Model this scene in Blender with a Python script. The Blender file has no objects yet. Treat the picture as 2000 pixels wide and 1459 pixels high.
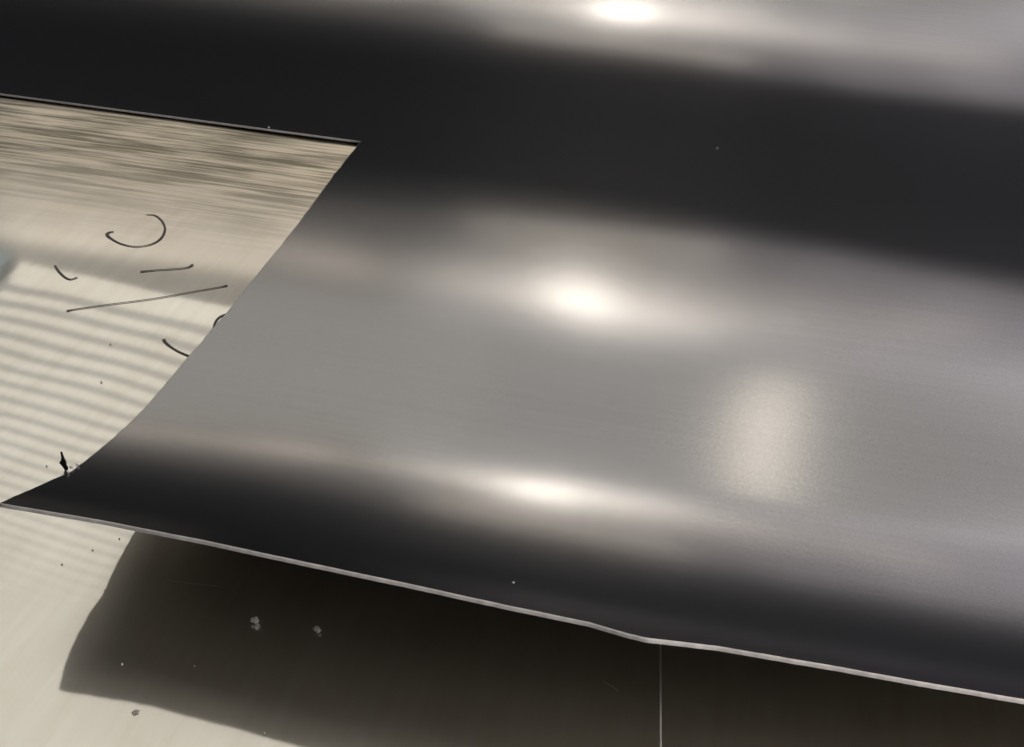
import bpy, bmesh, math, random
import numpy as np
from mathutils import Vector, Matrix, noise as mnoise
random.seed(7)
S = bpy.context.scene
COL = S.collection

# ------------------------------------------------------------------ camera
W, HH, F = 2000.0, 1459.0, 2144.0          # working pixel frame of the photograph
CAMH = 0.30
PITCH = math.radians(35.0)
Xc = np.array([11000.0, -1750.0, 2144.0]); Xc /= np.linalg.norm(Xc)   # world X in camera axes
def _roll():
    lo, hi = -0.3, 0.3
    f = lambda r: np.dot(Xc, [math.cos(PITCH)*math.sin(r), math.cos(PITCH)*math.cos(r), math.sin(PITCH)])
    for _ in range(80):
        m = (lo+hi)/2
        if f(lo)*f(m) <= 0: hi = m
        else: lo = m
    return (lo+hi)/2
r_ = _roll()
Zc = np.array([math.cos(PITCH)*math.sin(r_), math.cos(PITCH)*math.cos(r_), math.sin(PITCH)])
Yc = np.cross(Zc, Xc)
R = np.array([Xc, Yc, Zc])                  # camera axes -> world
C0 = np.array([0.0, 0.0, CAMH])
cam_d = bpy.data.cameras.new('camera'); cam = bpy.data.objects.new('camera', cam_d); COL.objects.link(cam)
M4 = Matrix.Identity(4)
for i in range(3):
    for j in range(3): M4[i][j] = float(R[i][j])
    M4[i][3] = float(C0[i])
cam.matrix_world = M4
cam_d.sensor_width = 36.0; cam_d.lens = 36.0*F/W
cam_d.clip_start = 0.01; cam_d.clip_end = 100
S.camera = cam

def ray(px, py):
    d = np.array([(px-W/2)/F, -(py-HH/2)/F, -1.0]); d /= np.linalg.norm(d)
    return R @ d
def project(P):
    q = (np.asarray(P)-C0) @ R
    return W/2 + F*q[..., 0]/-q[..., 2], HH/2 - F*q[..., 1]/-q[..., 2]
def on_plane(px, py, z=0.0):
    d = ray(px, py); return C0 + d*((z-C0[2])/d[2])

# ------------------------------------------------------------------ world, exposure
wd = bpy.data.worlds.new('World'); S.world = wd; wd.use_nodes = True
bg = wd.node_tree.nodes['Background']
bg.inputs[0].default_value = (0.66, 0.79, 1.0, 1); bg.inputs[1].default_value = 0.022
S.view_settings.view_transform = 'Standard'; S.view_settings.look = 'None'
S.view_settings.exposure = 0; S.view_settings.gamma = 1
S.cycles.max_bounces = 8; S.cycles.glossy_bounces = 8
S.cycles.sample_clamp_indirect = 6

# ------------------------------------------------------------------ lamps (placed in the world by compass bearing and height angle)
PIV = np.array([0.0, 0.42, 0.02])           # middle of the sheets
def direction(az, el):
    a, e = math.radians(az), math.radians(el)
    return np.array([math.sin(a)*math.cos(e), math.cos(a)*math.cos(e), math.sin(e)])
def lamp(name, az, el, waz, hel, radiance, col, dist=2.6, roll=0.0):
    P = PIV + direction(az, el)*dist
    ld = bpy.data.lights.new(name, 'AREA'); ld.shape = 'RECTANGLE'
    ld.size = 2*dist*math.tan(math.radians(waz/2)); ld.size_y = 2*dist*math.tan(math.radians(hel/2))
    ld.energy = radiance*math.pi*ld.size*ld.size_y*1.0
    ld.color = col
    o = bpy.data.objects.new(name, ld); COL.objects.link(o)
    q = Vector(PIV-P).to_track_quat('-Z', 'Y')
    o.rotation_euler = (q.to_matrix().to_4x4() @ Matrix.Rotation(math.radians(roll), 4, 'Z')).to_euler()
    o.location = Vector(P)
    return o
WARM = (1.0, 0.86, 0.70); NEUT = (1.0, 0.95, 0.90); PINK = (1.0, 0.91, 0.97); COOL = (0.88, 0.95, 1.0)
lamp('ceiling_glow', 20, 56, 72, 52, 0.64, (1.0, 0.945, 0.88), 4.6)
lamp('wall_glow', -22, 26, 104, 16, 0.19, (1.0, 0.92, 0.82), 3.2)
lamp('tube_lamp', -8, 27.3, 40, 2.5, 0.9, WARM, 2.9)
lamp('left_tube', -36, 24.3, 22, 1.6, 2.4, WARM, 2.9, roll=-16)
lamp('work_lamp', -10.7, 27.8, 3.4, 1.4, 17.0, (1.0, 0.92, 0.80), 2.6)
lamp('highlight_strip', -9.5, 28.3, 24, 1.2, 1.5, (1.0, 0.90, 0.76), 2.62)  # overlapping strips added to widen the work lamp's highlight, ends softened
lamp('highlight_strip', -9.5, 28.3, 17, 1.3, 1.7, (1.0, 0.90, 0.76), 2.63)
lamp('highlight_strip', -9.8, 28.2, 10, 1.4, 3.2, (1.0, 0.90, 0.76), 2.64)
lamp('lobe_fill', -6.0, 30.8, 8, 1.6, 2.5, (1.0, 0.92, 0.80), 2.6)  # added to give the work lamp's highlight a second lobe
lamp('low_lamp', -9.5, 20.0, 15, 1.3, 2.3, WARM, 2.7)
lamp('tall_lamp', 3.3, 44, 2.6, 13, 3.2, (1.0, 0.90, 0.74), 2.6)
for q_, a_ in enumerate((-2, 5, 12, 19, 26)):          # broad pinkish fill added at the right, stepped to fade in
    lamp('side_fill', (a_+66)/2, 27.5, 66-a_, 20, 0.15, PINK, 3.0+0.02*q_)
lamp('front_fill', 112, 35, 24, 16, 19.0, NEUT, 0.72)  # unseen fill added to brighten the cut rim and the chips

# ------------------------------------------------------------------ helpers
def new_mat(name): 
    m = bpy.data.materials.new(name); m.use_nodes = True
    return m, m.node_tree, m.node_tree.nodes['Principled BSDF']
def N(t, k, **kw):
    n = t.nodes.new(k)
    for a, b in kw.items():
        if a in n.inputs.keys(): n.inputs[a].default_value = b
        else: setattr(n, a, b)
    return n
def tag(o, label=None, cat=None, group=None, kind=None):
    if label: o['label'] = label
    if cat: o['category'] = cat
    if group: o['group'] = group
    if kind: o['kind'] = kind
    return o
def mesh_obj(name, verts, faces, mat, parent=None, smooth=True):
    me = bpy.data.meshes.new(name); me.from_pydata([tuple(map(float, v)) for v in verts], [], faces)
    me.materials.append(mat)
    if smooth: me.polygons.foreach_set('use_smooth', [True]*len(me.polygons))
    me.update()
    o = bpy.data.objects.new(name, me); COL.objects.link(o)
    if parent: o.parent = parent
    return o

# ------------------------------------------------------------------ materials
def mat_dark():
    m, t, b = new_mat('satin_dark_metal')
    co = N(t, 'ShaderNodeTexCoord')
    b.inputs['Metallic'].default_value = 1.0
    b.inputs['Base Color'].default_value = (0.36, 0.36, 0.37, 1)
    b.inputs['Specular Tint'].default_value = (0.42, 0.42, 0.44, 1)
    mp = N(t, 'ShaderNodeMapping'); mp.inputs['Scale'].default_value = (6, 60, 60)
    t.links.new(co.outputs['Object'], mp.inputs[0])
    n1 = N(t, 'ShaderNodeTexNoise', Scale=1.0, Detail=4.0); t.links.new(mp.outputs[0], n1.inputs['Vector'])
    mr = N(t, 'ShaderNodeMapRange'); mr.inputs['To Min'].default_value = 0.193; mr.inputs['To Max'].default_value = 0.205
    t.links.new(n1.outputs['Fac'], mr.inputs['Value']); t.links.new(mr.outputs[0], b.inputs['Roughness'])
    n2 = N(t, 'ShaderNodeTexNoise', Scale=650.0, Detail=3.0); t.links.new(co.outputs['Object'], n2.inputs['Vector'])
    ng = N(t, 'ShaderNodeTexNoise', Scale=1400.0, Detail=1.0); t.links.new(co.outputs['Object'], ng.inputs['Vector'])
    mps = N(t, 'ShaderNodeMapping'); mps.inputs['Scale'].default_value = (5, 420, 5); t.links.new(co.outputs['Object'], mps.inputs[0])
    ns = N(t, 'ShaderNodeTexNoise', Scale=1.0, Detail=3.0); t.links.new(mps.outputs[0], ns.inputs['Vector'])
    sm = N(t, 'ShaderNodeMath', operation='MULTIPLY_ADD'); t.links.new(ns.outputs['Fac'], sm.inputs[0]); sm.inputs[1].default_value = 0.4; t.links.new(ng.outputs['Fac'], sm.inputs[2])
    cm = N(t, 'ShaderNodeMapRange'); cm.inputs['From Min'].default_value = 0.4; cm.inputs['From Max'].default_value = 1.0
    t.links.new(sm.outputs[0], cm.inputs['Value'])
    mc = N(t, 'ShaderNodeMix', data_type='RGBA'); mc.inputs[6].default_value = (0.325, 0.325, 0.333, 1); mc.inputs[7].default_value = (0.378, 0.378, 0.387, 1)
    t.links.new(cm.outputs[0], mc.inputs[0]); t.links.new(mc.outputs[2], b.inputs['Base Color'])
    n3 = N(t, 'ShaderNodeTexNoise', Scale=14.0, Detail=2.0); t.links.new(co.outputs['Object'], n3.inputs['Vector'])
    b1 = N(t, 'ShaderNodeBump', Strength=0.025, Distance=0.0005); t.links.new(n2.outputs['Fac'], b1.inputs['Height'])
    b2 = N(t, 'ShaderNodeBump', Strength=0.12, Distance=0.0006)
    t.links.new(n3.outputs['Fac'], b2.inputs['Height']); t.links.new(b1.outputs[0], b2.inputs['Normal'])
    t.links.new(b2.outputs[0], b.inputs['Normal'])
    return m
def mat_edge():
    m, t, b = new_mat('bare_cut_edge')
    co = N(t, 'ShaderNodeTexCoord')
    n = N(t, 'ShaderNodeTexNoise', Scale=350.0, Detail=3.0); t.links.new(co.outputs['Object'], n.inputs['Vector'])
    cr = N(t, 'ShaderNodeValToRGB')
    cr.color_ramp.elements[0].position = 0.3; cr.color_ramp.elements[0].color = (0.62, 0.58, 0.57, 1)
    cr.color_ramp.elements[1].position = 0.7; cr.color_ramp.elements[1].color = (0.8, 0.76, 0.73, 1)
    t.links.new(n.outputs['Fac'], cr.inputs[0]); t.links.new(cr.outputs[0], b.inputs['Base Color'])
    b.inputs['Metallic'].default_value = 0.15; b.inputs['Roughness'].default_value = 0.5
    return m
def mat_light():
    m, t, b = new_mat('polished_pale_metal')
    co = N(t, 'ShaderNodeTexCoord')
    b.inputs['Metallic'].default_value = 1.0
    # long rolling streaks along the sheet, stronger in a worn band beside the far edge
    mp = N(t, 'ShaderNodeMapping'); mp.inputs['Scale'].default_value = (11, 300, 1)
    t.links.new(co.outputs['Object'], mp.inputs[0])
    n1 = N(t, 'ShaderNodeTexNoise', Scale=1.0, Detail=5.0, Roughness=0.6); t.links.new(mp.outputs[0], n1.inputs['Vector'])
    mpb = N(t, 'ShaderNodeMapping'); mpb.inputs['Scale'].default_value = (13, 52, 1)
    t.links.new(co.outputs['Object'], mpb.inputs[0])
    n1b = N(t, 'ShaderNodeTexNoise', Scale=1.0, Detail=3.0); t.links.new(mpb.outputs[0], n1b.inputs['Vector'])
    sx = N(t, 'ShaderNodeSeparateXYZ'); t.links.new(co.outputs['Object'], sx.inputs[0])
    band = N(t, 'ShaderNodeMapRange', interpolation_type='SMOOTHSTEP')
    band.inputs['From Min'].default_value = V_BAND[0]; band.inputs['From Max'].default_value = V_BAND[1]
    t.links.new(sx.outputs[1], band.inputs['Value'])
    add = N(t, 'ShaderNodeMath', operation='MULTIPLY_ADD'); add.inputs[1].default_value = 0.6
    t.links.new(n1.outputs['Fac'], add.inputs[0]); 
    hb = N(t, 'ShaderNodeMath', operation='MULTIPLY'); hb.inputs[1].default_value = 0.4
    t.links.new(n1b.outputs['Fac'], hb.inputs[0]); t.links.new(hb.outputs[0], add.inputs[2])
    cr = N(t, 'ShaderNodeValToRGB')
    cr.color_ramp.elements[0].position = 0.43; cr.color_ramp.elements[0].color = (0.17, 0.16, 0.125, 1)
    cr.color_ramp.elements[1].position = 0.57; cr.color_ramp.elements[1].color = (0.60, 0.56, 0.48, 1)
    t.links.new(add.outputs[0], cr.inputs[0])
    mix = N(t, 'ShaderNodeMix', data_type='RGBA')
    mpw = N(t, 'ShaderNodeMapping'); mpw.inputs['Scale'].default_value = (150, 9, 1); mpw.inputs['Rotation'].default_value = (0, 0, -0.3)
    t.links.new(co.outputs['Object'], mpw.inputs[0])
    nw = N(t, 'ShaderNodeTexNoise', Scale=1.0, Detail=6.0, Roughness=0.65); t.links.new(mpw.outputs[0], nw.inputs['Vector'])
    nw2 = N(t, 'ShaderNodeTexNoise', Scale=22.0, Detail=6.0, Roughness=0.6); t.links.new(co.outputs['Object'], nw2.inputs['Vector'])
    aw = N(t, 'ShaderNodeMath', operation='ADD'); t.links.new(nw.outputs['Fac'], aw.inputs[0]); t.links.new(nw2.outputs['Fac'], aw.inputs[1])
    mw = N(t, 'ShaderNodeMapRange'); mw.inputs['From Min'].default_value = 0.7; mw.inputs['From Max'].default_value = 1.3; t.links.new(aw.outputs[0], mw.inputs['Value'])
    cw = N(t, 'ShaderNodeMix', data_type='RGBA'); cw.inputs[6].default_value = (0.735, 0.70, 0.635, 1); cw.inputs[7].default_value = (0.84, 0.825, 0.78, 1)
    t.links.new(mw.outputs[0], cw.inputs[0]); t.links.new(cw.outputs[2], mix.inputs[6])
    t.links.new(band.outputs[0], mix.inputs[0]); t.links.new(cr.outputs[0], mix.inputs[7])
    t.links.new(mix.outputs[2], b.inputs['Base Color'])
    rr = N(t, 'ShaderNodeMapRange'); rr.inputs['To Min'].default_value = 0.04; rr.inputs['To Max'].default_value = 0.20
    rb = N(t, 'ShaderNodeMapRange', interpolation_type='SMOOTHSTEP'); rb.inputs['From Min'].default_value = 0.44; rb.inputs['From Max'].default_value = 0.50
    t.links.new(sx.outputs[1], rb.inputs['Value']); rc = N(t, 'ShaderNodeMapRange', interpolation_type='SMOOTHSTEP'); rc.inputs['From Min'].default_value = 0.30; rc.inputs['From Max'].default_value = 0.16
    rc.inputs['To Max'].default_value = 0.20
    t.links.new(sx.outputs[1], rc.inputs['Value']); mxr = N(t, 'ShaderNodeMath', operation='MAXIMUM')
    t.links.new(rb.outputs[0], mxr.inputs[0]); t.links.new(rc.outputs[0], mxr.inputs[1])
    t.links.new(mxr.outputs[0], rr.inputs['Value']); t.links.new(rr.outputs[0], b.inputs['Roughness'])
    n2 = N(t, 'ShaderNodeTexNoise', Scale=9.0, Detail=1.0); t.links.new(co.outputs['Object'], n2.inputs['Vector'])
    mp3 = N(t, 'ShaderNodeMapping'); mp3.inputs['Scale'].default_value = (260, 14, 1); mp3.inputs['Rotation'].default_value = (0, 0, -0.35)
    t.links.new(co.outputs['Object'], mp3.inputs[0])
    n3 = N(t, 'ShaderNodeTexNoise', Scale=1.0, Detail=3.0); t.links.new(mp3.outputs[0], n3.inputs['Vector'])
    b1 = N(t, 'ShaderNodeBump', Strength=0.30, Distance=0.0006); t.links.new(n2.outputs['Fac'], b1.inputs['Height'])
    b2 = N(t, 'ShaderNodeBump', Strength=0.03, Distance=0.0002); t.links.new(n3.outputs['Fac'], b2.inputs['Height'])
    t.links.new(b1.outputs[0], b2.inputs['Normal']); t.links.new(b2.outputs[0], b.inputs['Normal'])
    h = N(t, 'ShaderNodeBsdfPrincipled'); h.inputs['Metallic'].default_value = 1.0; h.inputs['Roughness'].default_value = 0.40
    t.links.new(mix.outputs[2], h.inputs['Base Color']); t.links.new(b2.outputs[0], h.inputs['Normal'])
    ms = N(t, 'ShaderNodeMixShader'); ms.inputs[0].default_value = 0.35
    t.links.new(b.outputs[0], ms.inputs[1]); t.links.new(h.outputs[0], ms.inputs[2])
    t.links.new(ms.outputs[0], t.nodes['Material Output'].inputs['Surface'])
    return m
def mat_plain(name, col, rough=0.6, metal=0.0):
    m, t, b = new_mat(name)
    co = N(t, 'ShaderNodeTexCoord')
    n = N(t, 'ShaderNodeTexNoise', Scale=300.0, Detail=2.0); t.links.new(co.outputs['Object'], n.inputs['Vector'])
    mx = N(t, 'ShaderNodeMix', data_type='RGBA')
    mx.inputs[6].default_value = tuple(c*0.8 for c in col)+(1,); mx.inputs[7].default_value = tuple(min(1, c*1.15) for c in col)+(1,)
    t.links.new(n.outputs['Fac'], mx.inputs[0]); t.links.new(mx.outputs[2], b.inputs['Base Color'])
    b.inputs['Roughness'].default_value = rough; b.inputs['Metallic'].default_value = metal
    return m

# ------------------------------------------------------------------ the wavy dark sheet: heights from a slope law
# each row: (height angle the surface mirrors, {photo x: photo y})
G = [(48, {0: -190, 700: -110, 1250: -50, 2000: -10}),
     (37.5, {0: -85, 700: -24, 1250: 28, 2000: 88}),
     (27, {0: -46, 700: 26, 1230: 88, 2000: 182}),
     (12, {0: 26, 500: 74, 1000: 130, 1500: 185, 2000: 245}),
     (8,  {0: 60, 500: 104, 1000: 158, 1500: 213, 2000: 278}),
     (8,  {0: 180, 700: 258, 1200: 300, 1600: 360, 2000: 430}),
     (9, {0: 230, 700: 305, 1000: 345, 1200: 375, 1600: 445, 2000: 515}),
     (20, {0: 330, 700: 400, 1200: 450, 1500: 490, 2000: 590}),
     (28, {0: 420, 600: 490, 800: 520, 1150: 575, 1400: 610, 1600: 630, 2000: 670}),
     (37, {0: 500, 600: 600, 1150: 690, 1600: 745, 2000: 775}),
     (43, {0: 640, 600: 740, 1150: 800, 1520: 860, 2000: 920}),
     (37, {0: 780, 600: 850, 1150: 900, 1600: 985, 2000: 1025}),
     (28, {0: 830, 200: 862, 600: 915, 1130: 957, 1500: 1015, 2000: 1090}),
     (20, {0: 880, 200: 908, 600: 965, 1130: 1028, 1500: 1088, 2000: 1170}),
     (4,  {0: 955, 100: 975, 600: 1050, 1130: 1145, 1500: 1205, 2000: 1290}),
     (-9,  {0: 980, 600: 1105, 1290: 1250, 2000: 1370}),
     (-9,  {0: 1300, 2000: 1700})]
GE = np.array([g[0] for g in G], float)
def gy(k, px):
    d = G[k][1]; xs = sorted(d)
    if px < xs[0]: 
        return d[xs[0]] + (px-xs[0])*(d[xs[1]]-d[xs[0]])/(xs[1]-xs[0])
    if px > xs[-1]:
        return d[xs[-1]] + (px-xs[-1])*(d[xs[-1]]-d[xs[-2]])/(xs[-1]-xs[-2])*0.8
    return float(np.interp(px, xs, [d[x] for x in xs]))
PXT = np.arange(-1400, 3401, 50.0)
PXT = np.arange(-3000, 5001, 50.0)
GT = np.array([[gy(k, p) for k in range(len(G))] for p in PXT])
for _ in range(6):                                           # round the guide lines
    GT[1:-1] = 0.25*GT[:-2] + 0.5*GT[1:-1] + 0.25*GT[2:]
def elev(px, py):
    px = min(max(px, PXT[0]), PXT[-1]-1e-6); i = int((px-PXT[0])//50); f = (px-PXT[i])/50
    ys = GT[i]*(1-f) + GT[i+1]*f
    return float(np.interp(py, ys, GE))
XS = np.arange(-1.30, 1.301, 0.01)
VS = np.arange(0.04, 1.75, 0.003)
HN = 0.0065                                                    # height above the pale sheet at the notch line
NA = on_plane(0, 182, HN); NB = on_plane(705, 276, HN)
def v_notch(x): return NA[1] + (x-NA[0])*(NB[1]-NA[1])/(NB[0]-NA[0])
def slope(x, v, z):
    px, py = project(np.array([x, v, z]))
    pit = math.degrees(math.atan2(CAMH-z, v))
    if py < -150 or py > 1700: py = min(max(py, -150), 1690)
    return -math.tan(math.radians((pit-elev(px, py))/2))       # dz/dv
ZS = np.zeros((len(XS), len(VS)))
for i, x in enumerate(XS):
    vn = min(max(v_notch(x), 0.3), 1.3); j0 = int(np.searchsorted(VS, vn))
    z = HN; v = vn
    for j in range(j0, len(VS)):
        dv = VS[j]-v
        z += slope(x, v, z)*dv; v = VS[j]; ZS[i, j] = z
    z = HN; v = vn
    for j in range(j0-1, -1, -1):
        dv = VS[j]-v
        z += slope(x, v, z)*dv; z = min(z, 0.2); v = VS[j]; ZS[i, j] = z
for _ in range(10):
    ZS[1:-1] = 0.25*ZS[:-2] + 0.5*ZS[1:-1] + 0.25*ZS[2:]
for _ in range(4):
    ZS[:, 1:-1] = 0.25*ZS[:, :-2] + 0.5*ZS[:, 1:-1] + 0.25*ZS[:, 2:]
def sst(t): t = np.clip(t, 0, 1); return t*t*(3-2*t)
ZS += 0.0042*sst((-0.02-XS)/0.15)[:, None]*sst((0.40-VS)/0.17)[None, :]
def zat(x, v):
    fi = min(max((x-XS[0])/0.01, 0), len(XS)-1.001); fj = min(max((v-VS[0])/0.003, 0), len(VS)-1.001)
    i, j = int(fi), int(fj); a, b = fi-i, fj-j
    return (ZS[i, j]*(1-a)+ZS[i+1, j]*a)*(1-b) + (ZS[i, j+1]*(1-a)+ZS[i+1, j+1]*a)*b
def zcub(x, v):
    fi = np.clip((x-XS[0])/0.01, 1, len(XS)-3.001); fj = np.clip((v-VS[0])/0.003, 1, len(VS)-3.001)
    i = np.floor(fi).astype(int); j = np.floor(fj).astype(int); a = fi-i; b = fj-j
    def w(t): return [(1-t)**3/6, (3*t**3-6*t**2+4)/6, (-3*t**3+3*t**2+3*t+1)/6, t**3/6]
    wa, wb = w(a), w(b); z = 0
    for p in range(4):
        for q in range(4): z = z + wa[p]*wb[q]*ZS[i+p-1, j+q-1]
    return z
def hit(px, py):
    d = ray(px, py); t0 = 0.05; prev = None
    for k in range(1600):
        t = 0.05 + k*0.001; P = C0+d*t
        if P[2] < zat(P[0], P[1]) and prev is not None:
            lo, hi = prev, t
            for _ in range(20):
                m = (lo+hi)/2; P = C0+d*m
                if P[2] < zat(P[0], P[1]): hi = m
                else: lo = m
            return C0+d*hi
        prev = t
    return on_plane(px, py)
def densify(pts, step):
    out = []
    for a, b in zip(pts[:-1], pts[1:]):
        n = max(1, int(math.hypot(b[0]-a[0], b[1]-a[1])//step))
        out += [(a[0]+(b[0]-a[0])*k/n, a[1]+(b[1]-a[1])*k/n) for k in range(n)]
    return out+[pts[-1]]
SLANT = [(705, 276), (650, 345), (580, 441), (520, 515), (445, 608), (370, 695), (322, 752), (280, 800), (213, 863), (160, 905), (135, 922), (70, 951), (0, 982)]
NEAR = [(0, 982), (200, 1016), (400, 1055), (600, 1098), (800, 1140), (1000, 1184), (1150, 1215), (1225, 1237), (1262, 1246), (1300, 1250), (1400, 1262), (1600, 1296), (1800, 1332), (2000, 1366), (2400, 1440)]
def resample(P, n):
    P = np.array(P); s = np.r_[0, np.cumsum(np.linalg.norm(np.diff(P, axis=0), axis=1))]
    q = np.linspace(0, s[-1], n); return np.stack([np.interp(q, s, P[:, k]) for k in range(2)], 1)
left = resample([hit(*p)[:2] for p in densify(SLANT, 25)], 150)      # notch corner -> near corner
near = resample([hit(*p)[:2] for p in densify(NEAR, 25)], 260)
for k in range(2, 148): left[k, 0] += 0.0005*mnoise.noise(Vector((k*0.21, 0, 5))) + 0.0003*mnoise.noise(Vector((k*0.9, 3, 5)))
for k in range(2, 258): near[k, 1] += 0.00025*mnoise.noise(Vector((k*0.13, 7, 5))) + 0.00012*mnoise.noise(Vector((k*0.8, 3, 9)))
print('near corner height', zat(*left[-1]), 'near right', zat(*near[-1]), 'pos', left[-1], near[-1], left[0])
xr = 1.1; vt = v_notch(xr)
top = np.stack([np.linspace(left[0][0], 1.1, 260), np.zeros(260)], 1); top[:, 1] = [v_notch(x) for x in top[:, 0]]; top[0] = left[0]
right = np.stack([np.linspace(xr, near[-1][0], 150), np.linspace(top[-1][1], near[-1][1], 150)], 1)
NI, NJ = 260, 150
verts = []; faces = []
def wob(x, v):                                                # faint unevenness of real sheet
    return 0.00035*mnoise.noise(Vector((x*5, v*7, 3.1)))
def P3(x, v): return (x, v, zat(x, v) + wob(x, v))
idx = {}
for j in range(NJ):
    t = j/(NJ-1)
    for i in range(NI):
        s = i/(NI-1)
        p = ((1-t)*top[i] + t*near[i] + (1-s)*left[j] + s*right[j]
             - ((1-s)*(1-t)*top[0] + s*(1-t)*top[-1] + (1-s)*t*near[0] + s*t*near[-1]))
        idx[(i, j)] = len(verts); verts.append(P3(p[0], p[1]))
for j in range(NJ-1):
    for i in range(NI-1):
        faces.append((idx[i, j], idx[i, j+1], idx[i+1, j+1], idx[i+1, j]))
# far part: behind the notch line, full width
fa = [hit(p, -45) for p in (100, 1900)]
far_line = lambda x: fa[0][1] + (x-fa[0][0])*(fa[1][1]-fa[0][1])/(fa[1][0]-fa[0][0]) + 0.03
print('far', fa)
NK = 130; xl = -1.15; nl = 90
lxs = np.linspace(xl, left[0][0], nl+1)[:-1]
allx = list(lxs) + list(top[:, 0])
rows = []
for k in range(NK):
    f = (k/(NK-1))**1.3; row = []
    for q, x in enumerate(allx):
        if k == 0 and q >= nl: row.append(idx[(q-nl, 0)]); continue
        v = v_notch(x)*(1-f) + far_line(x)*f
        row.append(len(verts)); verts.append(P3(x, v))
    rows.append(row)
for k in range(NK-1):
    for q in range(len(allx)-1):
        faces.append((rows[k][q], rows[k][q+1], rows[k+1][q+1], rows[k+1][q]))
V = np.array(verts)
V[:, 2] += zcub(V[:, 0], V[:, 1]) - np.array([zat(p[0], p[1]) for p in V])
verts = V.tolist()
# rim loop of the cut edges, left to right: notch edge, slanted edge, near edge
rim = [rows[0][q] for q in range(nl)] + [idx[(0, j)] for j in range(NJ)] + [idx[(i, NJ-1)] for i in range(1, NI)]
TH = 0.0012
nv = len(verts)
gx = (zcub(V[:, 0]+.004, V[:, 1])-zcub(V[:, 0]-.004, V[:, 1]))/.008; gv = (zcub(V[:, 0], V[:, 1]+.003)-zcub(V[:, 0], V[:, 1]-.003))/.006
nrm = np.stack([-gx, -gv, np.ones(nv)], 1); nrm /= np.linalg.norm(nrm, axis=1)[:, None]
V2 = V - nrm*TH
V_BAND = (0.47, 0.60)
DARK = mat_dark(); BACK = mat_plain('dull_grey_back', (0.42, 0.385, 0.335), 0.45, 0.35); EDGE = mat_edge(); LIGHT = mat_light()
sheet = mesh_obj('dark_metal_sheet', np.vstack([V, V2]), faces + [tuple(nv+q for q in reversed(f)) for f in faces], DARK)
sheet.data.materials.append(BACK)
sheet.data.polygons.foreach_set('material_index', [0]*len(faces)+[1]*len(faces))
tag(sheet, 'wavy satin dark grey metal sheet with slanted cut corner, curling up over the pale sheets', 'metal sheet')
# bare cut rim: a slightly rounded strip closing the thickness
ev = []; ef = []
random.seed(3)
rp = V[rim]; rn = nrm[rim]
tan = np.gradient(rp, axis=0); tan /= np.linalg.norm(tan, axis=1)[:, None]
outw = np.cross(rn, tan); outw /= np.linalg.norm(outw, axis=1)[:, None]
cen = np.array([0.3, 0.5, 0]); 
if np.mean(outw[-200:, 1]) > 0: outw = -outw
prof = [(0.0, 0.00003), (0.2, -0.00012), (0.42, -0.0005), (0.5, -0.0009), (0.62, -TH-0.00003)]
for k in range(len(rim)):
    jit = 0.00025*mnoise.noise(Vector(rp[k]*260)) + 0.00012*mnoise.noise(Vector(rp[k]*900))
    for (a, b) in prof:
        ev.append(rp[k] + outw[k]*(a*0.001 + max(0, jit)*(a > 0)) + rn[k]*b)
for k in range(len(rim)-1):
    for q in range(len(prof)-1):
        a = k*5+q; ef.append((a, a+5, a+6, a+1))
edge = mesh_obj('cut_edge', ev, ef, EDGE, sheet)

# ------------------------------------------------------------------ pale polished sheets under it
SX = on_plane(1290, 1255)[0]; S1 = on_plane(1290, 1255); S2 = on_plane(1290, 1475)
sd = (S2-S1)/np.linalg.norm(S2-S1)
def seam(v): return S1[0] + (v-S1[1])*sd[0]/sd[1]
def pale(name, xa, xb, v0, v1, z):
    n = 90; vv = []; ff = []
    for j in range(n):
        for i in range(n):
            s = i/(n-1); v = v0+(v1-v0)*j/(n-1)
            for _ in range(3):
                a = xa(v) if callable(xa) else xa; b = xb(v) if callable(xb) else xb
                x = a+(b-a)*s; v = v0+(min(v1, v_notch(x)+0.004)-v0)*j/(n-1)
            x = (xa(v) if callable(xa) else xa)*(1-s) + (xb(v) if callable(xb) else xb)*s
            lift = min(max((v-0.53)/0.11, 0), 1)
            vv.append((x, v, z + 0.0042*lift*lift + 0.00016*mnoise.noise(Vector((x*9, v*9, 0)))))
    for j in range(n-1):
        for i in range(n-1): ff.append((j*n+i, j*n+i+1, (j+1)*n+i+1, (j+1)*n+i))
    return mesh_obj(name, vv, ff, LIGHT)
vfar = NB[1] + 0.012
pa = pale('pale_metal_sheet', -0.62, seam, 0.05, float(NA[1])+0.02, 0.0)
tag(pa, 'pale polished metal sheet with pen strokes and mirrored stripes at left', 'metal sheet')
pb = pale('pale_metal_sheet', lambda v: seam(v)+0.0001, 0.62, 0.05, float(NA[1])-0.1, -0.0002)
tag(pb, 'pale metal sheet in dark shade at lower right, beyond the thin bright seam', 'metal sheet')
# bright folded lip of the left pale sheet along the seam
lv = []; lf = []
for k in range(120):
    v = 0.06+0.32*k/119; x = seam(v) + 0.00006*mnoise.noise(Vector((0, v*300, 0))); w = 0.00038*(1+0.35*mnoise.noise(Vector((4, v*500, 0))))
    for dx, dz in ((-w, 0.00008), (-w*0.6, 0.00022), (w*0.6, 0.00022), (w, -0.00015)): lv.append((x+dx, v, dz))
for k in range(119):
    for q in range(3): lf.append((k*4+q, k*4+q+1, k*4+q+5, k*4+q+4))
mesh_obj('cut_edge', lv, lf, EDGE, pa)

# workbench below everything
bm_ = mat_plain('dark_bench', (0.05, 0.05, 0.05), 0.7)
g = mesh_obj('workbench_top', [(-3, -1, -0.35), (3, -1, -0.35), (3, 4, -0.35), (-3, 4, -0.35)], [(0, 1, 2, 3)], bm_)
tag(g, kind='structure')

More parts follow.
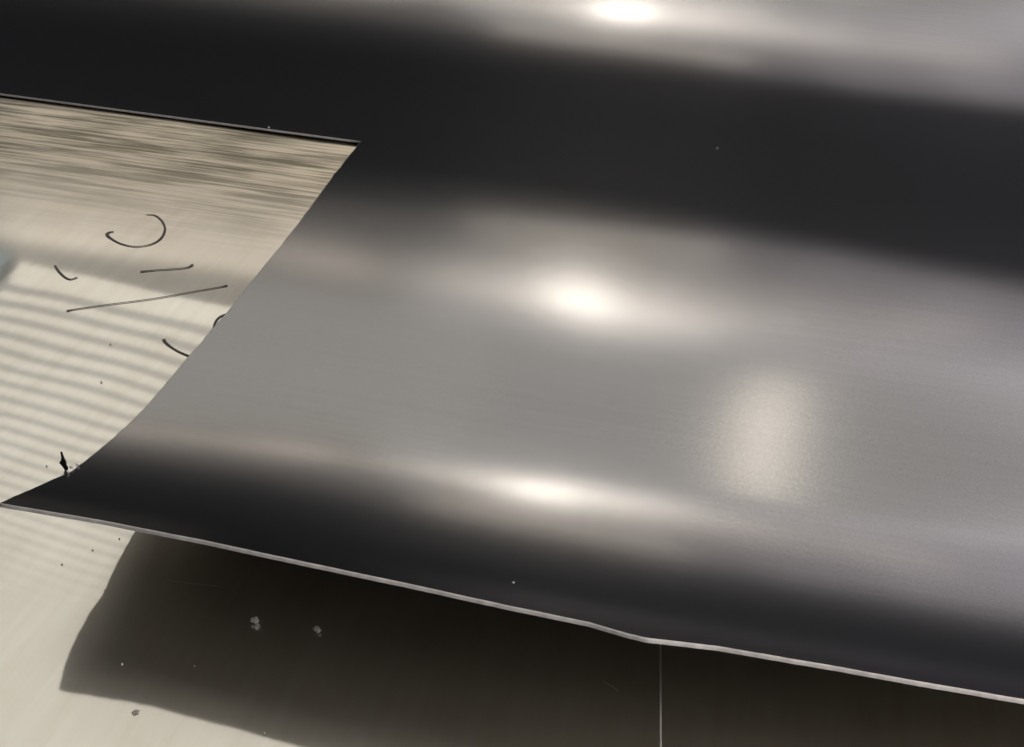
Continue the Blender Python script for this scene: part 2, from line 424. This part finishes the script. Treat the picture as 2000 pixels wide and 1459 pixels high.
# ------------------------------------------------------------------ pen strokes on the pale sheet
INK = mat_plain('purple_black_ink', (0.085, 0.065, 0.070), 0.5)
def catmull(pts, n=10):
    P = [np.array(p, float) for p in pts]; P = [2*P[0]-P[1]] + P + [2*P[-1]-P[-2]]; out = []
    for i in range(1, len(P)-2):
        for k in range(n):
            t = k/n
            out.append(0.5*((2*P[i]) + (-P[i-1]+P[i+1])*t + (2*P[i-1]-5*P[i]+4*P[i+1]-P[i+2])*t*t + (-P[i-1]+3*P[i]-3*P[i+1]+P[i+2])*t**3))
    out.append(P[-2]); return out
def stroke(pts, widths, name='pen_stroke', mat=None, parent=None, z=0.0004):
    c = catmull(pts); n = len(c)
    w = np.interp(np.linspace(0, 1, n), np.linspace(0, 1, len(widths)), widths)
    Wp = [on_plane(p[0], p[1], z) for p in c]; vv = []; ff = []
    for k in range(n):
        a = Wp[max(k-1, 0)]; b = Wp[min(k+1, n-1)]; t = b-a; t /= np.linalg.norm(t)
        s = np.array([-t[1], t[0], 0]); dist = np.linalg.norm(Wp[k]-C0); h = 0.8*w[k]*dist/F/2
        cr = 0.00004
        vv += [Wp[k]-s*h-np.array([0, 0, cr]), Wp[k], Wp[k]+s*h-np.array([0, 0, cr])]
    for k in range(n-1):
        for q in range(2): ff.append((k*3+q, k*3+q+1, k*3+q+4, k*3+q+3))
    return mesh_obj(name, vv, ff, mat or INK, parent or pa)
stroke([(286, 419), (302, 420), (316, 431), (322, 448), (312, 467), (290, 478), (262, 481), (235, 475), (215, 464), (209, 457), (214, 453), (222, 452)], [3, 4, 5, 5.5, 5, 4, 4, 5, 8, 6, 4])
stroke([(107, 518), (115, 530), (127, 541), (138, 545), (151, 541)], [5, 5.5, 5, 4.5, 4])
stroke([(274, 530), (305, 527), (336, 525), (365, 522), (377, 516)], [6, 4, 4, 4.5, 7])
stroke([(130, 607), (144, 604), (206, 595), (298, 583), (384, 568), (430, 560), (444, 557)], [7, 4, 3.5, 3.5, 3.5, 4, 7])
stroke([(462, 611), (442, 613), (427, 620), (419, 632), (418, 645), (424, 658)], [3.5, 5, 5, 5, 5, 4])
stroke([(319, 662), (325, 670), (340, 681), (360, 691), (385, 700)], [8, 6, 4.5, 5, 6])
SCR = mat_plain('scratch_metal', (0.45, 0.42, 0.38), 0.35, 0.6)
stroke([(300, 1128), (340, 1135), (384, 1140), (420, 1144), (436, 1146)], [0.6, 1.0, 2.0, 2.4, 0.8], 'scratch', SCR, z=0.0002)
stroke([(1178, 1330), (1190, 1337), (1202, 1345), (1208, 1350)], [2, 3, 4, 2], 'scratch', SCR, z=0.0002)

# ------------------------------------------------------------------ chips and specks lying on the metal
CHW = mat_plain('white_chip', (0.86, 0.84, 0.80), 0.35, 0.0); CHD = mat_plain('dark_swarf', (0.04, 0.035, 0.04), 0.5, 0.3)
CHG = mat_plain('grey_grit', (0.45, 0.43, 0.38), 0.7)
def chip(name, px, py, w, h, mat, label, cat, base=None, seed=0, surf=False, tilt=0.0, group=None):
    rnd = random.Random(seed)
    P = hit(px, py) if surf else on_plane(px, py, 0.0)
    if name == 'grit_grain': w *= 0.72; h *= 0.5
    d = np.linalg.norm(P-C0)/F; pit = math.atan2(CAMH, P[1]); rx = w*d/2; rz = h*d/2
    bm = bmesh.new(); bmesh.ops.create_icosphere(bm, subdivisions=2, radius=1.0)
    off = Vector((seed*3.7, 1, 2))
    for v in bm.verts:
        k = 1 + 0.75*mnoise.noise(v.co*1.7+off) + 0.35*mnoise.noise(v.co*4+off)
        v.co = Vector((v.co.x*rx*k, v.co.y*rx*k*0.7, v.co.z*rz*k))
    zc = min(v.co.z for v in bm.verts)
    for v in bm.verts: v.co.z -= zc*0.85
    me = bpy.data.meshes.new(name); bm.to_mesh(me); bm.free(); me.materials.append(mat)
    o = bpy.data.objects.new(name, me); COL.objects.link(o); o.location = Vector(P) + Vector((0, 0, 0.0)); o.rotation_euler = (0, tilt, rnd.random()*3)
    tag(o, label, cat, group); return o
chip('metal_chip', 500, 1217, 14, 17, CHW, 'larger whitish metal chip on the dark reflection, left of the pair', 'metal chip', seed=1)
chip('metal_chip', 620, 1233, 15, 10, CHW, 'small flat whitish chip on the dark reflection, right of the pair', 'metal chip', seed=2)
chip('grit_grain', 265, 1392, 17, 10, CHG, 'rounded grey grain on the pale sheet just below the dark reflection', 'grit', seed=3)
chip('grit_grain', 516, 1434, 6, 13, CHG, 'narrow upright dark grain at the bottom border of the dark reflection', 'grit', seed=4)
chip('grit_grain', 239, 1298, 6, 6, CHW, 'tiny pale speck in the brown reflection, lowest left', 'grit', seed=5)
chip('grit_grain', 380, 1302, 6, 6, CHG, 'tiny brown speck in the reflection, below the scratch', 'grit', seed=6)
chip('grit_grain', 233, 1053, 4, 4, CHW, 'tiny white speck at the upper left edge of the dark reflection', 'grit', seed=7)
chip('grit_grain', 181, 1075, 4, 4, CHW, 'tiny white speck on the striped sheet under the dark corner', 'grit', seed=8)
chip('grit_grain', 121, 1103, 4, 4, CHD, 'tiny black speck on the pale sheet below the pointed corner', 'grit', seed=9)
chip('grit_grain', 91, 911, 4, 4, CHD, 'tiny black speck left of the dark swarf flake', 'grit', seed=10)
chip('grit_grain', 198, 747, 6, 5, CHG, 'tiny grey speck on the striped reflection above the swarf flake', 'grit', seed=11)
chip('grit_grain', 216, 673, 6, 5, CHG, 'tiny grey speck on the striped reflection under the long pen line', 'grit', seed=12)
chip('grit_grain', 1003, 1138, 6, 4, CHW, 'tiny pale speck on the dark curled lip of the dark sheet', 'grit', seed=13, surf=True)
chip('grit_grain', 1401, 290, 5, 4, CHG, 'tiny grey speck in the black trough of the dark sheet', 'grit', seed=14, surf=True)
chip('grit_grain', 525, 250, 6, 5, CHW, 'tiny pale burr on the rim of the notch beside the black trough', 'grit', seed=15, surf=True)
# dark flake standing by the slanted edge: an irregular curled shard
bm = bmesh.new(); base = on_plane(128, 918, 0.0); d = np.linalg.norm(base-C0)/F
prof2 = [(-2, 0, 0), (4, 0, 0), (7, 6, 1), (4, 10, 2), (6, 17, 2), (3, 24, 3), (1, 38, 3), (-1, 25, 2), (-4, 19, 1), (-9, 13, 1), (-6, 8, 0)]
fr = [bm.verts.new((x*d, -q*d*0.6, y*d*1.15)) for x, y, q in prof2]; bk = [bm.verts.new((x*d*0.7+d, 2.2*d, y*d*1.1)) for x, y, q in prof2]
bm.faces.new(fr); bm.faces.new(list(reversed(bk)))
for k in range(len(fr)): bm.faces.new((fr[k], bk[k], bk[(k+1) % len(fr)], fr[(k+1) % len(fr)]))
bmesh.ops.recalc_face_normals(bm, faces=bm.faces)
bmesh.ops.triangulate(bm, faces=bm.faces)
me = bpy.data.meshes.new('swarf_flake'); bm.to_mesh(me); bm.free(); me.materials.append(CHD)
fl = bpy.data.objects.new('swarf_flake', me); COL.objects.link(fl); fl.location = Vector(base)
tag(fl, 'ragged black swarf flake beside the slanted edge of the dark sheet', 'swarf')
for q, (px, py, w, h) in enumerate([(140, 915, 10, 7), (152, 909, 8, 6), (133, 924, 7, 6)]):
    b = chip('burr', px, py, w, h, CHW, None, None, seed=20+q, surf=True); b.parent = sheet

# ------------------------------------------------------------------ slatted window mirrored in the pale sheet
def refl_point(px, py, dist):
    P = on_plane(px, py); d = ray(px, py); return P, np.array([d[0], d[1], -d[2]])
Pa, da = refl_point(0, 552, 1); Pb, db = refl_point(408, 649, 1)
A = Pa + da*2.6; tb = (A[2]-Pb[2])/db[2]; B = Pb+db*tb
hx = B-A; hx[2] = 0; Lw = np.linalg.norm(hx); hx /= Lw
print('window', A, B, Lw)
win = bpy.data.objects.new('slatted_window', None); COL.objects.link(win); win.location = Vector(A)
win.rotation_euler = (0, 0, math.atan2(hx[1], hx[0]))
tag(win, 'bright slatted window mirrored as stripes in the pale sheet', 'window')
wm = bpy.data.materials.new('lit_window'); wm.use_nodes = True; t = wm.node_tree
em = t.nodes.new('ShaderNodeEmission'); em.inputs[0].default_value = (1.0, 0.945, 0.83, 1); em.inputs[1].default_value = 1.02
t.links.new(em.outputs[0], t.nodes['Material Output'].inputs[0])
WH = 4.2; PT = 0.059; ZB = -0.060
def box(name, x0, x1, y0, y1, z0, z1, mat, parent, lean=0.0):
    v = [(x - lean*zz*(x < WX-0.01), y, zz) for zz in (z0, z1) for y in (y0, y1) for x in (x0, x1)]
    return mesh_obj(name, v, [(0, 2, 3, 1), (4, 5, 7, 6), (0, 1, 5, 4), (2, 6, 7, 3), (0, 4, 6, 2), (1, 3, 7, 5)], mat, parent, False)
WX = 1.35; LEAN = 0.9
box('pane', 0, WX, 0.03, 0.04, ZB, WH, wm, win, LEAN)
SL = bpy.data.materials.new('glowing_slat'); SL.use_nodes = True
sb = SL.node_tree.nodes['Principled BSDF']
sb.inputs['Base Color'].default_value = (0.6, 0.62, 0.6, 1); sb.inputs['Roughness'].default_value = 0.6
sb.inputs['Emission Color'].default_value = (1.0, 0.97, 0.93, 1); sb.inputs['Emission Strength'].default_value = 0.38  # emission stands in for light coming through the slats
fm = mat_plain('blue_grey_frame', (0.25, 0.30, 0.36), 0.6)
bp = bpy.data.materials.new('blue_glow'); bp.use_nodes = True
e2 = bp.node_tree.nodes.new('ShaderNodeEmission'); e2.inputs[0].default_value = (0.62, 0.85, 1.0, 1); e2.inputs[1].default_value = 0.30
bp.node_tree.links.new(e2.outputs[0], bp.node_tree.nodes['Material Output'].inputs[0])
box('blue_glow_strip', -0.7, -0.02, 0.02, 0.03, ZB-0.02, WH, bp, win, LEAN)  # glowing strip added beside the window to mirror as a blue patch
box('frame', -0.02, 0, -0.01, 0.05, ZB-0.02, WH, fm, win, LEAN)
z = 0.0; k = 0
while z < WH-0.05:
    h = 0.025*max(0.25, 1-k*0.025)
    box('slat', 0, WX, -0.006, 0.0, z-h/2, z+h/2, SL, win, LEAN); z += PT; k += 1
